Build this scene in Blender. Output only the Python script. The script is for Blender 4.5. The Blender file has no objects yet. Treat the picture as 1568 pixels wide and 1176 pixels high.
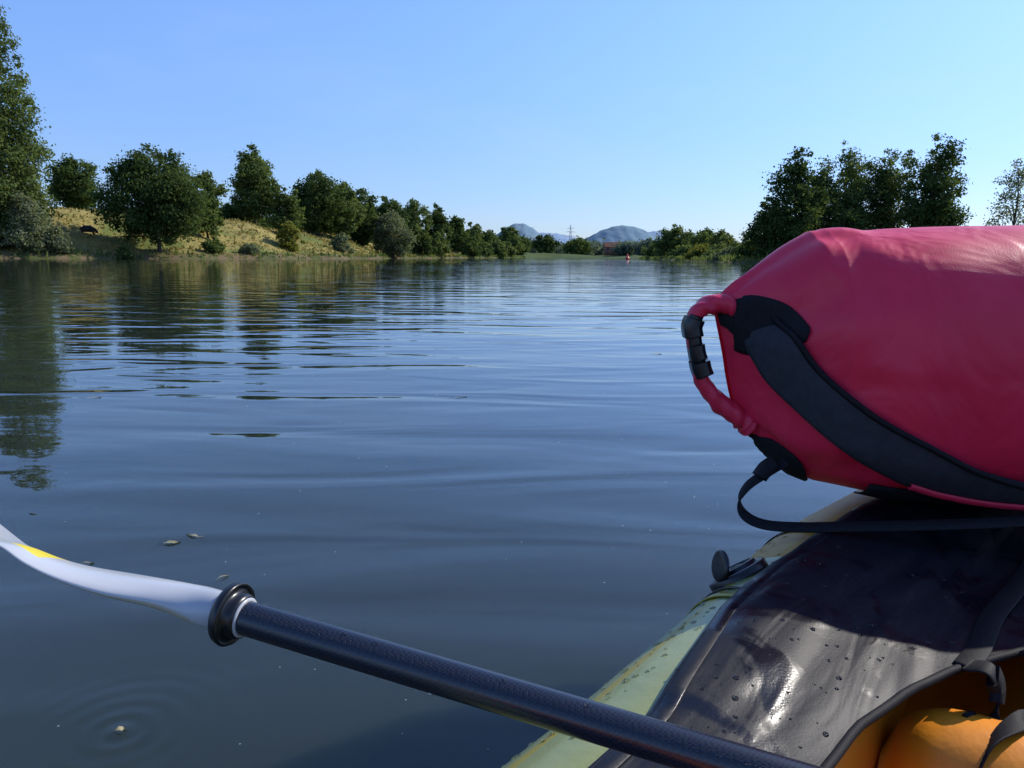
import bpy, math, random
import numpy as np
from mathutils import Vector, Matrix, noise as mnoise
rng = np.random.default_rng(7)
random.seed(7)
D = bpy.data
scene = bpy.context.scene
COL = scene.collection

# ------------------------------------------------------------------ helpers
def new_mat(name):
    m = D.materials.new(name); m.use_nodes = True
    nt = m.node_tree; nt.nodes.clear()
    out = nt.nodes.new('ShaderNodeOutputMaterial')
    return m, nt, out
def N(nt, t, **kw):
    n = nt.nodes.new(t)
    for k, v in kw.items(): setattr(n, k, v)
    return n
def L(nt, a, b): nt.links.new(a, b)
def mth(nt, op, a, b=None, c=None):
    n = nt.nodes.new('ShaderNodeMath'); n.operation = op
    for i, v in enumerate((a, b, c)):
        if v is None: continue
        if isinstance(v, (int, float)): n.inputs[i].default_value = v
        else: nt.links.new(v, n.inputs[i])
    return n.outputs[0]
def mixc(nt, f, a, b, mode='MIX'):
    n = nt.nodes.new('ShaderNodeMix'); n.data_type = 'RGBA'; n.blend_type = mode; n.clamp_result = False
    if isinstance(f, (int, float)): n.inputs[0].default_value = f
    else: nt.links.new(f, n.inputs[0])
    for i, v in ((6, a), (7, b)):
        if isinstance(v, tuple): n.inputs[i].default_value = (*v, 1)
        else: nt.links.new(v, n.inputs[i])
    return n.outputs[2]
def ramp(nt, f, a, b):
    n = nt.nodes.new('ShaderNodeMapRange'); n.inputs[1].default_value = a; n.inputs[2].default_value = b
    n.interpolation_type = 'SMOOTHSTEP'
    nt.links.new(f, n.inputs[0]); return n.outputs[0]
def tex_noise(nt, scale, detail=3, vec=None, rough=.55, dist=0, dim='3D'):
    n = nt.nodes.new('ShaderNodeTexNoise'); n.noise_dimensions = dim; n.inputs['Scale'].default_value = scale
    n.inputs['Detail'].default_value = detail; n.inputs['Roughness'].default_value = rough
    n.inputs['Distortion'].default_value = dist
    if vec is not None: nt.links.new(vec, n.inputs['Vector'])
    return n.outputs['Fac']
def objco(nt, scale=(1, 1, 1), rot=(0, 0, 0)):
    t = nt.nodes.new('ShaderNodeTexCoord'); m = nt.nodes.new('ShaderNodeMapping')
    m.inputs['Scale'].default_value = scale; m.inputs['Rotation'].default_value = rot
    nt.links.new(t.outputs['Object'], m.inputs['Vector']); return m.outputs[0]
def simple(name, col, rough=.5, spec=.5, col2=None, nscale=20, bump=0, bscale=60, coat=0, metallic=0, detail=4):
    m, nt, out = new_mat(name)
    b = N(nt, 'ShaderNodeBsdfPrincipled'); L(nt, b.outputs[0], out.inputs[0])
    co = objco(nt)
    b.inputs['Base Color'].default_value = (*col, 1)
    if col2:
        L(nt, mixc(nt, ramp(nt, tex_noise(nt, nscale, detail, co), .35, .65), col, col2), b.inputs['Base Color'])
    b.inputs['Roughness'].default_value = rough
    b.inputs['Specular IOR Level'].default_value = spec
    b.inputs['Metallic'].default_value = metallic
    b.inputs['Coat Weight'].default_value = coat
    b.inputs['Coat Roughness'].default_value = .08
    if bump:
        bp = N(nt, 'ShaderNodeBump'); bp.inputs['Distance'].default_value = bump
        L(nt, tex_noise(nt, bscale, 4, co), bp.inputs['Height']); L(nt, bp.outputs[0], b.inputs['Normal'])
    return m

def build(name, V, F, mats, midx=None, tint=None, smooth=False, parent=None):
    me = D.meshes.new(name)
    if isinstance(F, np.ndarray):
        V = np.asarray(V, dtype=np.float32); m = len(F); k = F.shape[1]
        me.vertices.add(len(V)); me.vertices.foreach_set('co', V.ravel())
        me.loops.add(m*k); me.loops.foreach_set('vertex_index', F.astype(np.int32).ravel())
        me.polygons.add(m)
        me.polygons.foreach_set('loop_start', np.arange(0, m*k, k, dtype=np.int32))
        me.polygons.foreach_set('loop_total', np.full(m, k, dtype=np.int32))
    else:
        me.from_pydata([tuple(v) for v in V], [], [tuple(f) for f in F]); m = len(F)
    for mt in (mats if isinstance(mats, (list, tuple)) else [mats]): me.materials.append(mt)
    if midx is not None: me.polygons.foreach_set('material_index', np.asarray(midx, dtype=np.int32))
    if smooth: me.polygons.foreach_set('use_smooth', np.ones(m, dtype=bool))
    me.update(calc_edges=True)
    if tint is not None:
        a = me.attributes.new('tint', 'FLOAT', 'FACE'); a.data.foreach_set('value', np.asarray(tint, dtype=np.float32))
    me.validate()
    ob = D.objects.new(name, me); COL.objects.link(ob)
    if parent: ob.parent = parent
    return ob
def empty(name, loc=(0, 0, 0)):
    e = D.objects.new(name, None); COL.objects.link(e); e.empty_display_size = .1; return e

class Acc:
    def __init__(s): s.V = []; s.F = []; s.M = []; s.T = []; s.n = 0
    def add(s, V, F, m=0, t=.5):
        V = np.asarray(V, float); F = np.asarray(F, int)
        s.V.append(V); s.F.append(F+s.n); s.n += len(V)
        s.M.append(np.full(len(F), m) if np.isscalar(m) else np.asarray(m))
        s.T.append(np.full(len(F), t) if np.isscalar(t) else np.asarray(t))
    def make(s, name, mats, smooth=False, parent=None):
        return build(name, np.vstack(s.V), np.vstack(s.F), mats, np.concatenate(s.M), np.concatenate(s.T), smooth, parent)

def tube(pts, rad, seg=8, caps=True):
    pts = [Vector(p) for p in pts]; n = len(pts)
    V = []; F = []
    if np.isscalar(rad): rad = [rad]*n
    up = Vector((0, 0, 1)); ref = None
    for i, p in enumerate(pts):
        t = (pts[min(i+1, n-1)]-pts[max(i-1, 0)]).normalized()
        if ref is None:
            ref = up.cross(t)
            if ref.length < .1: ref = Vector((1, 0, 0)).cross(t)
            ref.normalize()
        ref = (ref - t*ref.dot(t)).normalized(); b = t.cross(ref)
        for j in range(seg):
            a = 2*math.pi*j/seg
            V.append(p+(ref*math.cos(a)+b*math.sin(a))*rad[i])
    for i in range(n-1):
        for j in range(seg):
            F.append((i*seg+j, i*seg+(j+1) % seg, (i+1)*seg+(j+1) % seg, (i+1)*seg+j))
    if caps:
        for k, base in ((0, 0), (1, (n-1)*seg)):
            c = len(V); V.append(pts[0] if k == 0 else pts[-1])
            for j in range(0, seg, 2):
                F.append((base+j, base+(j+1) % seg, base+(j+2) % seg, c))
    return np.array([tuple(v) for v in V]), np.array(F)

def catmull(pts, k=8):
    P = [np.array(p, float) for p in pts]; P = [2*P[0]-P[1]]+P+[2*P[-1]-P[-2]]
    out = []
    for i in range(1, len(P)-2):
        for j in range(k):
            t = j/k
            out.append(.5*((2*P[i])+(-P[i-1]+P[i+1])*t+(2*P[i-1]-5*P[i]+4*P[i+1]-P[i+2])*t*t+(-P[i-1]+3*P[i]-3*P[i+1]+P[i+2])*t**3))
    out.append(P[-2]); return out

def ribbon(pts, side, width, thick, k=8):
    C = catmull(pts, k); n = len(C)
    if isinstance(side, tuple): side = [side]*len(pts)
    S = catmull(side, k)
    V = []; F = []
    for i in range(n):
        t = C[min(i+1, n-1)]-C[max(i-1, 0)]; t /= np.linalg.norm(t)+1e-9
        s = S[i]-t*np.dot(S[i], t); s /= np.linalg.norm(s)+1e-9
        nn = np.cross(t, s)
        for a, b in ((-1, -.3), (-.9, -1), (.9, -1), (1, -.3), (1, .3), (.9, 1), (-.9, 1), (-1, .3)):
            V.append(C[i]+s*a*width/2+nn*b*thick/2)
    for i in range(n-1):
        for j in range(8):
            F.append((i*8+j, i*8+(j+1) % 8, (i+1)*8+(j+1) % 8, (i+1)*8+j))
    for base in (0, (n-1)*8):
        F.append((base, base+1, base+2, base+3)); F.append((base+4, base+5, base+6, base+7)); F.append((base, base+3, base+4, base+7))
    return np.array(V), np.array(F)

def grid_faces(nu, nv, wrap=False):
    F = []
    for i in range(nu-1):
        for j in range(nv if wrap else nv-1):
            F.append((i*nv+j, i*nv+(j+1) % nv, (i+1)*nv+(j+1) % nv, (i+1)*nv+j))
    return np.array(F)

# ------------------------------------------------------------------ camera
cam = D.cameras.new('camera'); cam.lens = 27; cam.sensor_width = 36
cam.clip_start = .02; cam.clip_end = 20000
co = D.objects.new('camera', cam); COL.objects.link(co)
co.matrix_world = Matrix.Translation((0, 0, .7)) @ Matrix.Rotation(math.radians(90-9.44), 4, 'X') @ Matrix.Rotation(math.radians(.45), 4, 'Z')
scene.camera = co

# ------------------------------------------------------------------ light
AZ, EL = 62, 36
sun = D.lights.new('sun', 'SUN'); sun.energy = 5.0; sun.angle = math.radians(.5); sun.color = (1, .94, .85)
so = D.objects.new('sun', sun); COL.objects.link(so)
sd = Vector((math.sin(math.radians(AZ))*math.cos(math.radians(EL)), math.cos(math.radians(AZ))*math.cos(math.radians(EL)), math.sin(math.radians(EL))))
so.rotation_euler = sd.to_track_quat('Z', 'Y').to_euler(); so.location = (20, 20, 40)
w = D.worlds.new('World'); scene.world = w; w.use_nodes = True
nt = w.node_tree; nt.nodes.clear()
out = N(nt, 'ShaderNodeOutputWorld'); bg = N(nt, 'ShaderNodeBackground'); L(nt, bg.outputs[0], out.inputs[0])
sky = N(nt, 'ShaderNodeTexSky', sky_type='NISHITA'); sky.sun_disc = False
sky.sun_elevation = math.radians(EL); sky.sun_rotation = math.radians(AZ)
sky.air_density = 1.0; sky.dust_density = .3; sky.ozone_density = 3.0
tc = N(nt, 'ShaderNodeTexCoord'); mp = N(nt, 'ShaderNodeMapping'); mp.inputs['Scale'].default_value = (1.2, 1.0, 5.0)
mp.inputs['Rotation'].default_value = (.25, .12, .3)
L(nt, tc.outputs['Generated'], mp.inputs[0])
sp = N(nt, 'ShaderNodeSeparateXYZ'); L(nt, tc.outputs['Generated'], sp.inputs[0])
gain = mixc(nt, ramp(nt, sp.outputs[2], .0, .36), (.60, .71, 1.06), (1.02, 1.17, 1.52))
tuned = mixc(nt, 1.0, sky.outputs[0], gain, 'MULTIPLY')
cl = ramp(nt, tex_noise(nt, 1.6, 5, mp.outputs[0], .6, .6), .45, .9)
L(nt, mixc(nt, mth(nt, 'MULTIPLY', cl, .16), tuned, (4.2, 5.1, 6.4)), bg.inputs[0])
bg.inputs[1].default_value = .15
scene.view_settings.view_transform = 'Standard'; scene.view_settings.look = 'None'
scene.view_settings.exposure = 0

# ------------------------------------------------------------------ river outline and terrain
RIV = np.array([(-260, -600), (-150, -60), (-92, 40), (-75, 68), (-60, 85), (-52, 95), (-45, 103), (-40, 110), (-36, 118), (-31.5, 135), (-30, 150), (-27.5, 165), (-27, 182), (-21, 205), (-20, 230), (-14, 270), (-4, 340), (5, 400), (8, 430),
                (22, 456), (50, 440), (62, 380), (54, 300), (50, 262), (43, 215), (41, 180), (35.5, 150), (35, 130), (31, 112), (32, 103), (42, 92), (65, 80), (110, 50), (160, -60), (300, -600)], float)
def river_sd(X, Y):
    X = np.asarray(X, float); Y = np.asarray(Y, float)
    d = np.full(X.shape, 1e9); ins = np.zeros(X.shape, bool)
    n = len(RIV)
    for i in range(n):
        ax, ay = RIV[i]; bx, by = RIV[(i+1) % n]
        ex, ey = bx-ax, by-ay
        t = np.clip(((X-ax)*ex+(Y-ay)*ey)/(ex*ex+ey*ey), 0, 1)
        d = np.minimum(d, np.hypot(X-ax-t*ex, Y-ay-t*ey))
        c = ((ay > Y) != (by > Y)) & (X < ex*(Y-ay)/(ey if ey else 1e-9)+ax)
        ins ^= c
    return np.where(ins, -d, d)
def sst(a, b, x):
    t = np.clip((x-a)/(b-a), 0, 1); return t*t*(3-2*t)
def ground(X, Y):
    X = np.asarray(X, float); Y = np.asarray(Y, float)
    d = river_sd(X, Y) + .9*np.sin(X*.37+Y*.23)+.6*np.sin(X*.9-Y*.71)
    side = sst(15, 35, X-Y*.02)
    hm = np.interp(Y, [0, 115, 150, 200, 320, 500], [7.0, 6.6, 5.0, 4.8, 3.0, 2.0])
    wd = np.interp(Y, [0, 110, 150, 500], [26, 24, 17, 17])
    left = .5*sst(-.3, 1.2, d)+hm*sst(-1, 1, (d-wd*.5)/(wd*.5)*.999)*1.0
    right = .35*sst(-.3, 1.5, d)+1.3*sst(0, 30, d)
    land = left*(1-side)+right*side
    land += (.25*np.sin(X*.21+1.3*np.sin(Y*.13))+.2*np.sin(Y*.33+X*.12))*sst(2, 14, d)
    return np.where(d > 0, land+.02, -.05-np.minimum(-d*.25, 1.6)) + 0*X
def gz(x, y): return float(ground(np.array([x]), np.array([y]))[0])

a = np.linspace(-1, 1, 420); xs = 230*a+7800*np.sign(a)*np.abs(a)**9
b = np.linspace(-.45, 1, 460); ys = np.where(b < 0, b*900, 330*b+9000*b**9)
GX, GY = np.meshgrid(xs, ys, indexing='ij')
GZ = ground(GX, GY)
m, nt, out = new_mat('dry_meadow_ground')
bs = N(nt, 'ShaderNodeBsdfPrincipled'); L(nt, bs.outputs[0], out.inputs[0]); bs.inputs['Roughness'].default_value = .95
bs.inputs['Specular IOR Level'].default_value = .1
c0 = objco(nt)
straw = mixc(nt, ramp(nt, tex_noise(nt, .9, 5, c0), .35, .65), (.30, .24, .08), (.19, .165, .055))
c = mixc(nt, ramp(nt, tex_noise(nt, .13, 5, c0), .46, .60), straw, (.12, .145, .04))
sep = N(nt, 'ShaderNodeSeparateXYZ'); L(nt, c0, sep.inputs[0])
lowz = ramp(nt, sep.outputs[2], 1.2, .4)
soil = mixc(nt, ramp(nt, tex_noise(nt, .5, 5, c0), .4, .6), (.08, .09, .03), (.15, .11, .06))
c = mixc(nt, lowz, c, soil)
far = ramp(nt, sep.outputs[1], 260, 420)
c = mixc(nt, far, c, (.07, .10, .035))
L(nt, c, bs.inputs['Base Color'])
build('ground', np.stack([GX, GY, GZ], -1).reshape(-1, 3), grid_faces(len(xs), len(ys))[:, ::-1], m, smooth=True)

# ------------------------------------------------------------------ water (slightly turbid: light scatters inside it)
m, nt, out = new_mat('river_water')
bs = N(nt, 'ShaderNodeBsdfPrincipled'); L(nt, bs.outputs[0], out.inputs[0])
bs.inputs['Base Color'].default_value = (.024, .034, .026, 1)
bs.inputs['Subsurface Weight'].default_value = 1.0
bs.inputs['Subsurface Radius'].default_value = (.7, 1.0, .8); bs.inputs['Subsurface Scale'].default_value = .9
bs.inputs['Roughness'].default_value = .012; bs.inputs['IOR'].default_value = 1.42
v1 = objco(nt, (.75, 2.6, 1), (0, 0, math.radians(5)))
v2 = objco(nt, (.24, .85, 1), (0, 0, math.radians(-9)))
v3 = objco(nt, (3.5, 8, 1), (0, 0, math.radians(9)))
v4 = objco(nt, (.02, .05, 1))
v5 = objco(nt, (.5, 1.5, 1), (0, 0, math.radians(24)))
n1 = tex_noise(nt, 1, 1.5, v1, .5, .6, '2D'); n2 = tex_noise(nt, 1, 1.5, v2, .5, .5, '2D'); n3 = tex_noise(nt, 1, 2, v3, dim='2D')
n5 = tex_noise(nt, 1, 1.5, v5, .5, .5, '2D')
amp = ramp(nt, tex_noise(nt, 1, 2, v4, dim='2D'), .3, .7)
h = mth(nt, 'MULTIPLY', n1, mth(nt, 'MULTIPLY_ADD', amp, .006, .0050))
h = mth(nt, 'MULTIPLY_ADD', n2, .015, h)
h = mth(nt, 'MULTIPLY_ADD', n5, .006, h)
h = mth(nt, 'MULTIPLY_ADD', n3, mth(nt, 'MULTIPLY', amp, .0008), h)
def ring(nt, h, cx, cy, k, fall, A):
    g = N(nt, 'ShaderNodeTexCoord'); vm = N(nt, 'ShaderNodeVectorMath', operation='DISTANCE')
    L(nt, g.outputs['Object'], vm.inputs[0]); vm.inputs[1].default_value = (cx, cy, 0)
    r = vm.outputs['Value']
    s = mth(nt, 'SINE', mth(nt, 'MULTIPLY', r, k))
    e = mth(nt, 'EXPONENT', mth(nt, 'MULTIPLY', r, -fall))
    return mth(nt, 'MULTIPLY_ADD', mth(nt, 'MULTIPLY', s, e), A, h)
h = ring(nt, h, -.578, 1.04, 170, 14, .0008)
bp = N(nt, 'ShaderNodeBump'); bp.inputs['Distance'].default_value = 1; L(nt, h, bp.inputs['Height']); L(nt, bp.outputs[0], bs.inputs['Normal'])
build('river_water', [(-900, -600, 0), (900, -600, 0), (900, 700, 0), (-900, 700, 0)], [(0, 1, 2, 3)], m)

# ------------------------------------------------------------------ vegetation
def leaf_mat(name, ca, cb, trans=.42):
    m, nt, out = new_mat(name)
    at = N(nt, 'ShaderNodeAttribute', attribute_name='tint')
    c = mixc(nt, at.outputs['Fac'], ca, cb)
    d = N(nt, 'ShaderNodeBsdfDiffuse')
    t = N(nt, 'ShaderNodeBsdfTranslucent'); mx = N(nt, 'ShaderNodeMixShader'); mx.inputs[0].default_value = trans
    L(nt, c, d.inputs[0]); L(nt, mixc(nt, 1.0, c, (1.25, 1.2, .7), 'MULTIPLY'), t.inputs[0])
    L(nt, d.outputs[0], mx.inputs[1]); L(nt, t.outputs[0], mx.inputs[2]); L(nt, mx.outputs[0], out.inputs[0])
    return m
LM = dict(
    dark=leaf_mat('leaf_dark_green', (.045, .075, .024), (.110, .155, .050)),
    mid=leaf_mat('leaf_green', (.070, .105, .032), (.160, .210, .070)),
    light=leaf_mat('leaf_light_green', (.10, .14, .04), (.19, .23, .08)),
    willow=leaf_mat('leaf_willow_grey_green', (.12, .145, .08), (.22, .25, .14)),
    yellow=leaf_mat('leaf_yellow_green', (.12, .14, .028), (.24, .24, .055)),
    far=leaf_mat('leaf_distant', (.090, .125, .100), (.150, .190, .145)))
BARK = simple('bark', (.09, .07, .05), .9, .2, (.05, .04, .03), 3)

def leaves(P, Nn, S, rs, ar=.62):
    n = len(P)
    Nn = Nn/(np.linalg.norm(Nn, axis=1, keepdims=True)+1e-9)
    R = rs.normal(size=(n, 3)); T = np.cross(Nn, R); T /= np.linalg.norm(T, axis=1, keepdims=True)+1e-9
    B = np.cross(Nn, T); S = S[:, None]
    V = np.stack([P-T*S, P-B*S*ar, P+T*S, P+B*S*ar], 1).reshape(-1, 3)
    return V, np.arange(4*n).reshape(n, 4)
PROF = dict(
    round=lambda t: np.clip(1-np.abs(2*t-1)**2.3, 0, 1)**.5*(1.05-.15*t),
    oval=lambda t: np.clip(1-np.abs(2*t-1)**3.2, 0, 1)**.5*(1.02-.32*t),
    poplar=lambda t: np.interp(t, [0, .1, .3, .6, .85, 1], [.75, 1, 1, .76, .50, .18]),
    cone=lambda t: np.interp(t, [0, .1, .4, .75, .93, 1], [.9, 1, .9, .62, .4, .15]),
    shrub=lambda t: np.sqrt(np.clip(1-(t*.98)**2, 0, 1)))
def crown(acc, x, y, z0, H, W, rs, shape='round', base=.15, nc=34, nl=9000, leaf=.26, cr=.15, vary=.6, m=1, limbs=True, irr=1.0):
    g = np.linspace(0, 1, 200); wgt = PROF[shape](g)**1.3+.08; cdf = np.cumsum(wgt); cdf /= cdf[-1]
    t = np.interp((np.arange(nc)+rs.random(nc))/nc, cdf, g)
    ang = np.arange(nc)*2.39996+rs.random(nc)*1.2
    pr = PROF[shape](t)
    p1, p2, p3 = rs.random(3)*6.28
    lob = 1+irr*(.15*np.sin(ang+p1+2*t)+.16*np.sin(ang*2+p2+5*t)+.10*np.sin(ang*3+p3-9*t))
    crr = W*cr*(.5+1.0*rs.random(nc)**1.3)*(.55+.5*pr)
    rad = np.maximum(0, W/2*pr*lob*np.sqrt(.12+.88*rs.random(nc))-crr*.45)
    zc = z0+H*(base+(1-base)*t)-crr*.8*t+crr*.4*(1-t)
    hz = rs.random()*6.28
    zc -= H*.07*irr*t*(1+np.sin(ang*2+hz))*.6*(rad/(W*.5))
    C = np.stack([x+rad*np.cos(ang), y+rad*np.sin(ang), zc], 1)
    wt = crr**2; wt /= wt.sum()
    idx = rs.choice(nc, nl, p=wt)
    dr = rs.normal(size=(nl, 3)); dr /= np.linalg.norm(dr, axis=1, keepdims=True)
    lump = 1+.28*np.sin(dr[:, 0]*5+idx)*np.sin(dr[:, 1]*5+idx*2.1)+.25*np.sin(dr[:, 2]*9+idx*1.7)
    r = crr[idx]*lump*rs.random(nl)**(.42)*np.where(rs.random(nl) < .12, 1.35, 1)
    P = C[idx]+dr*r[:, None]*np.array([1, 1, .8])
    P[:, 2] = np.maximum(P[:, 2], z0+.1)
    Nn = dr*.8+rs.normal(size=(nl, 3))*.55+np.array([0, 0, .35])
    S = leaf*(.6+.8*rs.random(nl))
    V, F = leaves(P, Nn, S, rs)
    tint = np.clip(.5+vary*(rs.random(nc)-.5)[idx]+.5*(rs.random(nl)-.5), 0, 1)
    acc.add(V, F, m, tint)
    if limbs:
        top = z0+H*.80
        wob = rs.normal(size=(5, 2))*W*.02
        tp = [(x+wob[i, 0]*(i > 0), y+wob[i, 1]*(i > 0), z0-.3+(top-z0+.3)*i/4) for i in range(5)]
        r0 = max(.10, H*.014)
        acc.add(*tube(tp, [r0*1.3, r0, r0*.75, r0*.45, r0*.12], 8), 0)
        for k in rs.choice(nc, min(nc, 14), replace=False):
            f = np.clip((C[k, 2]-z0)/(top-z0)*.65, .1, .85)*4
            i = int(f); s0 = np.array(tp[i])*(1-(f-i))+np.array(tp[min(i+1, 4)])*(f-i)
            mid = (s0+C[k])/2+np.array([0, 0, .04*H])
            acc.add(*tube([s0, mid, C[k]], [r0*.4, r0*.25, r0*.08], 5, False), 0)
SEED = [10]
def tree(name, x, y, top, W, mat, **kw):
    SEED[0] += 1; rs = np.random.default_rng(SEED[0])
    z0 = gz(x, y); z0 = max(z0, 0)
    acc = Acc(); crown(acc, x, y, z0, top-z0, W, rs, **kw)
    return acc.make(name, [BARK, LM[mat]])

# left bank
tree('poplar_tree', -61.4, 95, 31.2, 11.6, 'mid', shape='poplar', base=.04, nc=210, nl=46000, leaf=.17, cr=.12, irr=.5)
tree('poplar_tree', -73, 97, 27, 11, 'mid', shape='poplar', base=.04, nc=90, nl=14000, leaf=.26, cr=.15)
tree('willow_shrub', -57.5, 92.5, 8.2, 6.2, 'willow', shape='shrub', base=.02, nc=34, nl=9000, leaf=.15, cr=.18)
tree('willow_shrub', -62, 92, 6.5, 6, 'light', shape='shrub', base=.02, nc=24, nl=6000, leaf=.17, cr=.2)
tree('willow_shrub', -54.9, 94.0, 4.4, 4.0, 'willow', shape='shrub', base=.02, nc=22, nl=5000, leaf=.14, cr=.18)
tree('maple_tree', -70.0, 126, 16.4, 9.8, 'dark', shape='round', base=.03, nc=60, nl=14000, leaf=.22)
tree('lime_tree', -47.4, 104.5, 15.2, 13.6, 'dark', shape='round', base=.05, nc=110, nl=36000, leaf=.19, cr=.125, irr=.8)
tree('ash_tree', -46.4, 119, 13.4, 6.8, 'mid', shape='oval', base=.05, nc=40, nl=10000, leaf=.21)
tree('ash_tree', -51.5, 122, 12.0, 6.5, 'mid', shape='oval', base=.05, nc=36, nl=7000, leaf=.24)
tree('oak_tree', -49.3, 150, 21.2, 9.8, 'mid', shape='oval', base=.08, nc=75, nl=18000, leaf=.25)
tree('hazel_shrub', -54.5, 150, 10.5, 5.5, 'dark', shape='shrub', base=.02, nc=26, nl=5000, leaf=.26, cr=.2)
tree('oak_tree', -42.5, 148, 13.4, 7.4, 'mid', shape='oval', base=.02, nc=36, nl=9000, leaf=.25)
tree('oak_tree', -41.5, 167, 18.8, 12.4, 'dark', shape='round', base=.02, nc=64, nl=15000, leaf=.29)
tree('oak_tree', -37.2, 172, 17.2, 9.4, 'mid', shape='round', base=.02, nc=46, nl=10000, leaf=.29)
tree('oak_tree', -35.8, 184, 16.8, 10.6, 'dark', shape='oval', base=.02, nc=50, nl=10000, leaf=.31)
tree('oak_tree', -31.8, 200, 16.0, 10.4, 'dark', shape='oval', base=.02, nc=44, nl=9000, leaf=.33)
tree('willow_tree', -27.8, 181, 11.8, 10.2, 'willow', shape='round', base=.0, nc=50, nl=13000, leaf=.24)
tree('oak_tree', -28.6, 226, 17.4, 10.8, 'mid', shape='round', base=.0, nc=44, nl=8000, leaf=.36)
tree('oak_tree', -24.5, 250, 17.2, 9.6, 'dark', shape='oval', base=.0, nc=36, nl=7000, leaf=.38)
tree('oak_tree', -20.0, 280, 15.6, 10.4, 'dark', shape='round', base=.0, nc=34, nl=6000, leaf=.42)
tree('ash_tree', -16.2, 310, 15.2, 11, 'mid', shape='round', base=.0, nc=34, nl=6000, leaf=.45)
tree('ash_tree', -11.5, 360, 13.2, 12.5, 'dark', shape='round', base=.0, nc=32, nl=5000, leaf=.5)
tree('willow_tree', -1.5, 402, 16.6, 16, 'mid', shape='round', base=.0, nc=40, nl=6000, leaf=.6)
tree('willow_tree', 4.0, 440, 13.0, 16, 'dark', shape='round', base=.0, nc=32, nl=4000, leaf=.65)
tree('willow_tree', 20, 480, 15.0, 17, 'dark', shape='round', base=.0, nc=32, nl=4000, leaf=.7)
tree('willow_tree', 41, 500, 13.6, 18, 'mid', shape='round', base=.0, nc=32, nl=4000, leaf=.7)
for (x, y, tp, W, mt) in [(-42.8, 111.5, 3.2, 3.2, 'mid'), (-39.8, 117.5, 2.4, 3.6, 'willow'), (-37.9, 132, 6.6, 4.0, 'yellow'), (-33.5, 152, 5.4, 4.2, 'willow'),
                          (-27.5, 190, 6, 6, 'mid'), (-23.5, 205, 7.5, 7, 'dark'), (-21.8, 226, 7.5, 7, 'mid'), (-15.5, 272, 7.5, 8, 'dark'), (-11.5, 300, 6.5, 9, 'mid'),
                          (-7, 330, 8, 10, 'mid'), (-3, 362, 8, 10, 'light'), (-77, 118, 11.5, 6, 'dark'), (-49.6, 99.6, 1.8, 2.2, 'mid')]:
    tree('bank_shrub', x, y, tp, W, mt, shape='shrub', base=.02, nc=24, nl=3200, leaf=.0014*y+.02, cr=.17)
# right bank
tree('alder_tree', 38.8, 108, 16.2, 8.8, 'dark', shape='cone', base=.01, nc=80, nl=18000, leaf=.19, cr=.15)
tree('alder_tree', 35.4, 109, 9.5, 6.0, 'dark', shape='round', base=.0, nc=34, nl=6500, leaf=.2, cr=.17)
tree('alder_tree', 43, 111, 13.8, 8.0, 'dark', shape='round', base=.0, nc=50, nl=11000, leaf=.21, cr=.16)
tree('birch_tree', 47.5, 113, 17.6, 9.0, 'mid', shape='oval', base=.02, nc=70, nl=8500, leaf=.17, cr=.14)
tree('alder_tree', 51.3, 116, 16.0, 10, 'dark', shape='round', base=.0, nc=56, nl=13000, leaf=.21, cr=.16)
tree('birch_tree', 54.4, 114, 17.2, 9.0, 'mid', shape='oval', base=.02, nc=60, nl=9000, leaf=.18, cr=.15)
tree('alder_tree', 58.6, 110, 18.1, 9.8, 'dark', shape='oval', base=.0, nc=75, nl=18000, leaf=.19, cr=.15)
tree('birch_tree', 57.6, 90, 12.8, 7.0, 'willow', shape='oval', base=.1, nc=44, nl=3800, leaf=.13, cr=.15)
tree('willow_tree', 54.5, 262, 12.2, 12.5, 'mid', shape='round', base=.0, nc=44, nl=8000, leaf=.38)
tree('ash_tree', 60, 242, 10.2, 8.5, 'dark', shape='oval', base=.0, nc=34, nl=5000, leaf=.36)
tree('ash_tree', 52.5, 215, 8.2, 9, 'mid', shape='round', base=.0, nc=30, nl=4000, leaf=.34)
tree('willow_tree', 46.0, 172, 7.2, 6.8, 'light', shape='round', base=.0, nc=34, nl=6000, leaf=.24)
for (x, y, tp, W, mt) in [(43.6, 165, 4, 6, 'light'), (42.5, 176, 3.6, 6, 'yellow'), (40, 152, 2.6, 5, 'light'), (38.5, 138, 2.8, 5, 'willow'), (36.8, 124, 3.2, 4.5, 'mid'), (34.3, 113, 3.6, 4, 'dark'),
                          (49, 200, 5, 8, 'yellow'), (52, 235, 5, 9, 'mid'), (56, 285, 7, 11, 'light'), (62, 330, 9, 14, 'mid'), (46, 108, 4.5, 6, 'dark'), (53, 107, 4.5, 7, 'dark'), (64, 100, 5, 8, 'mid'), (72, 100, 6, 8, 'dark')]:
    tree('bank_shrub', x, y, tp, W, mt, shape='shrub', base=.02, nc=22, nl=3000, leaf=.0015*y+.02, cr=.18)

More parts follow.
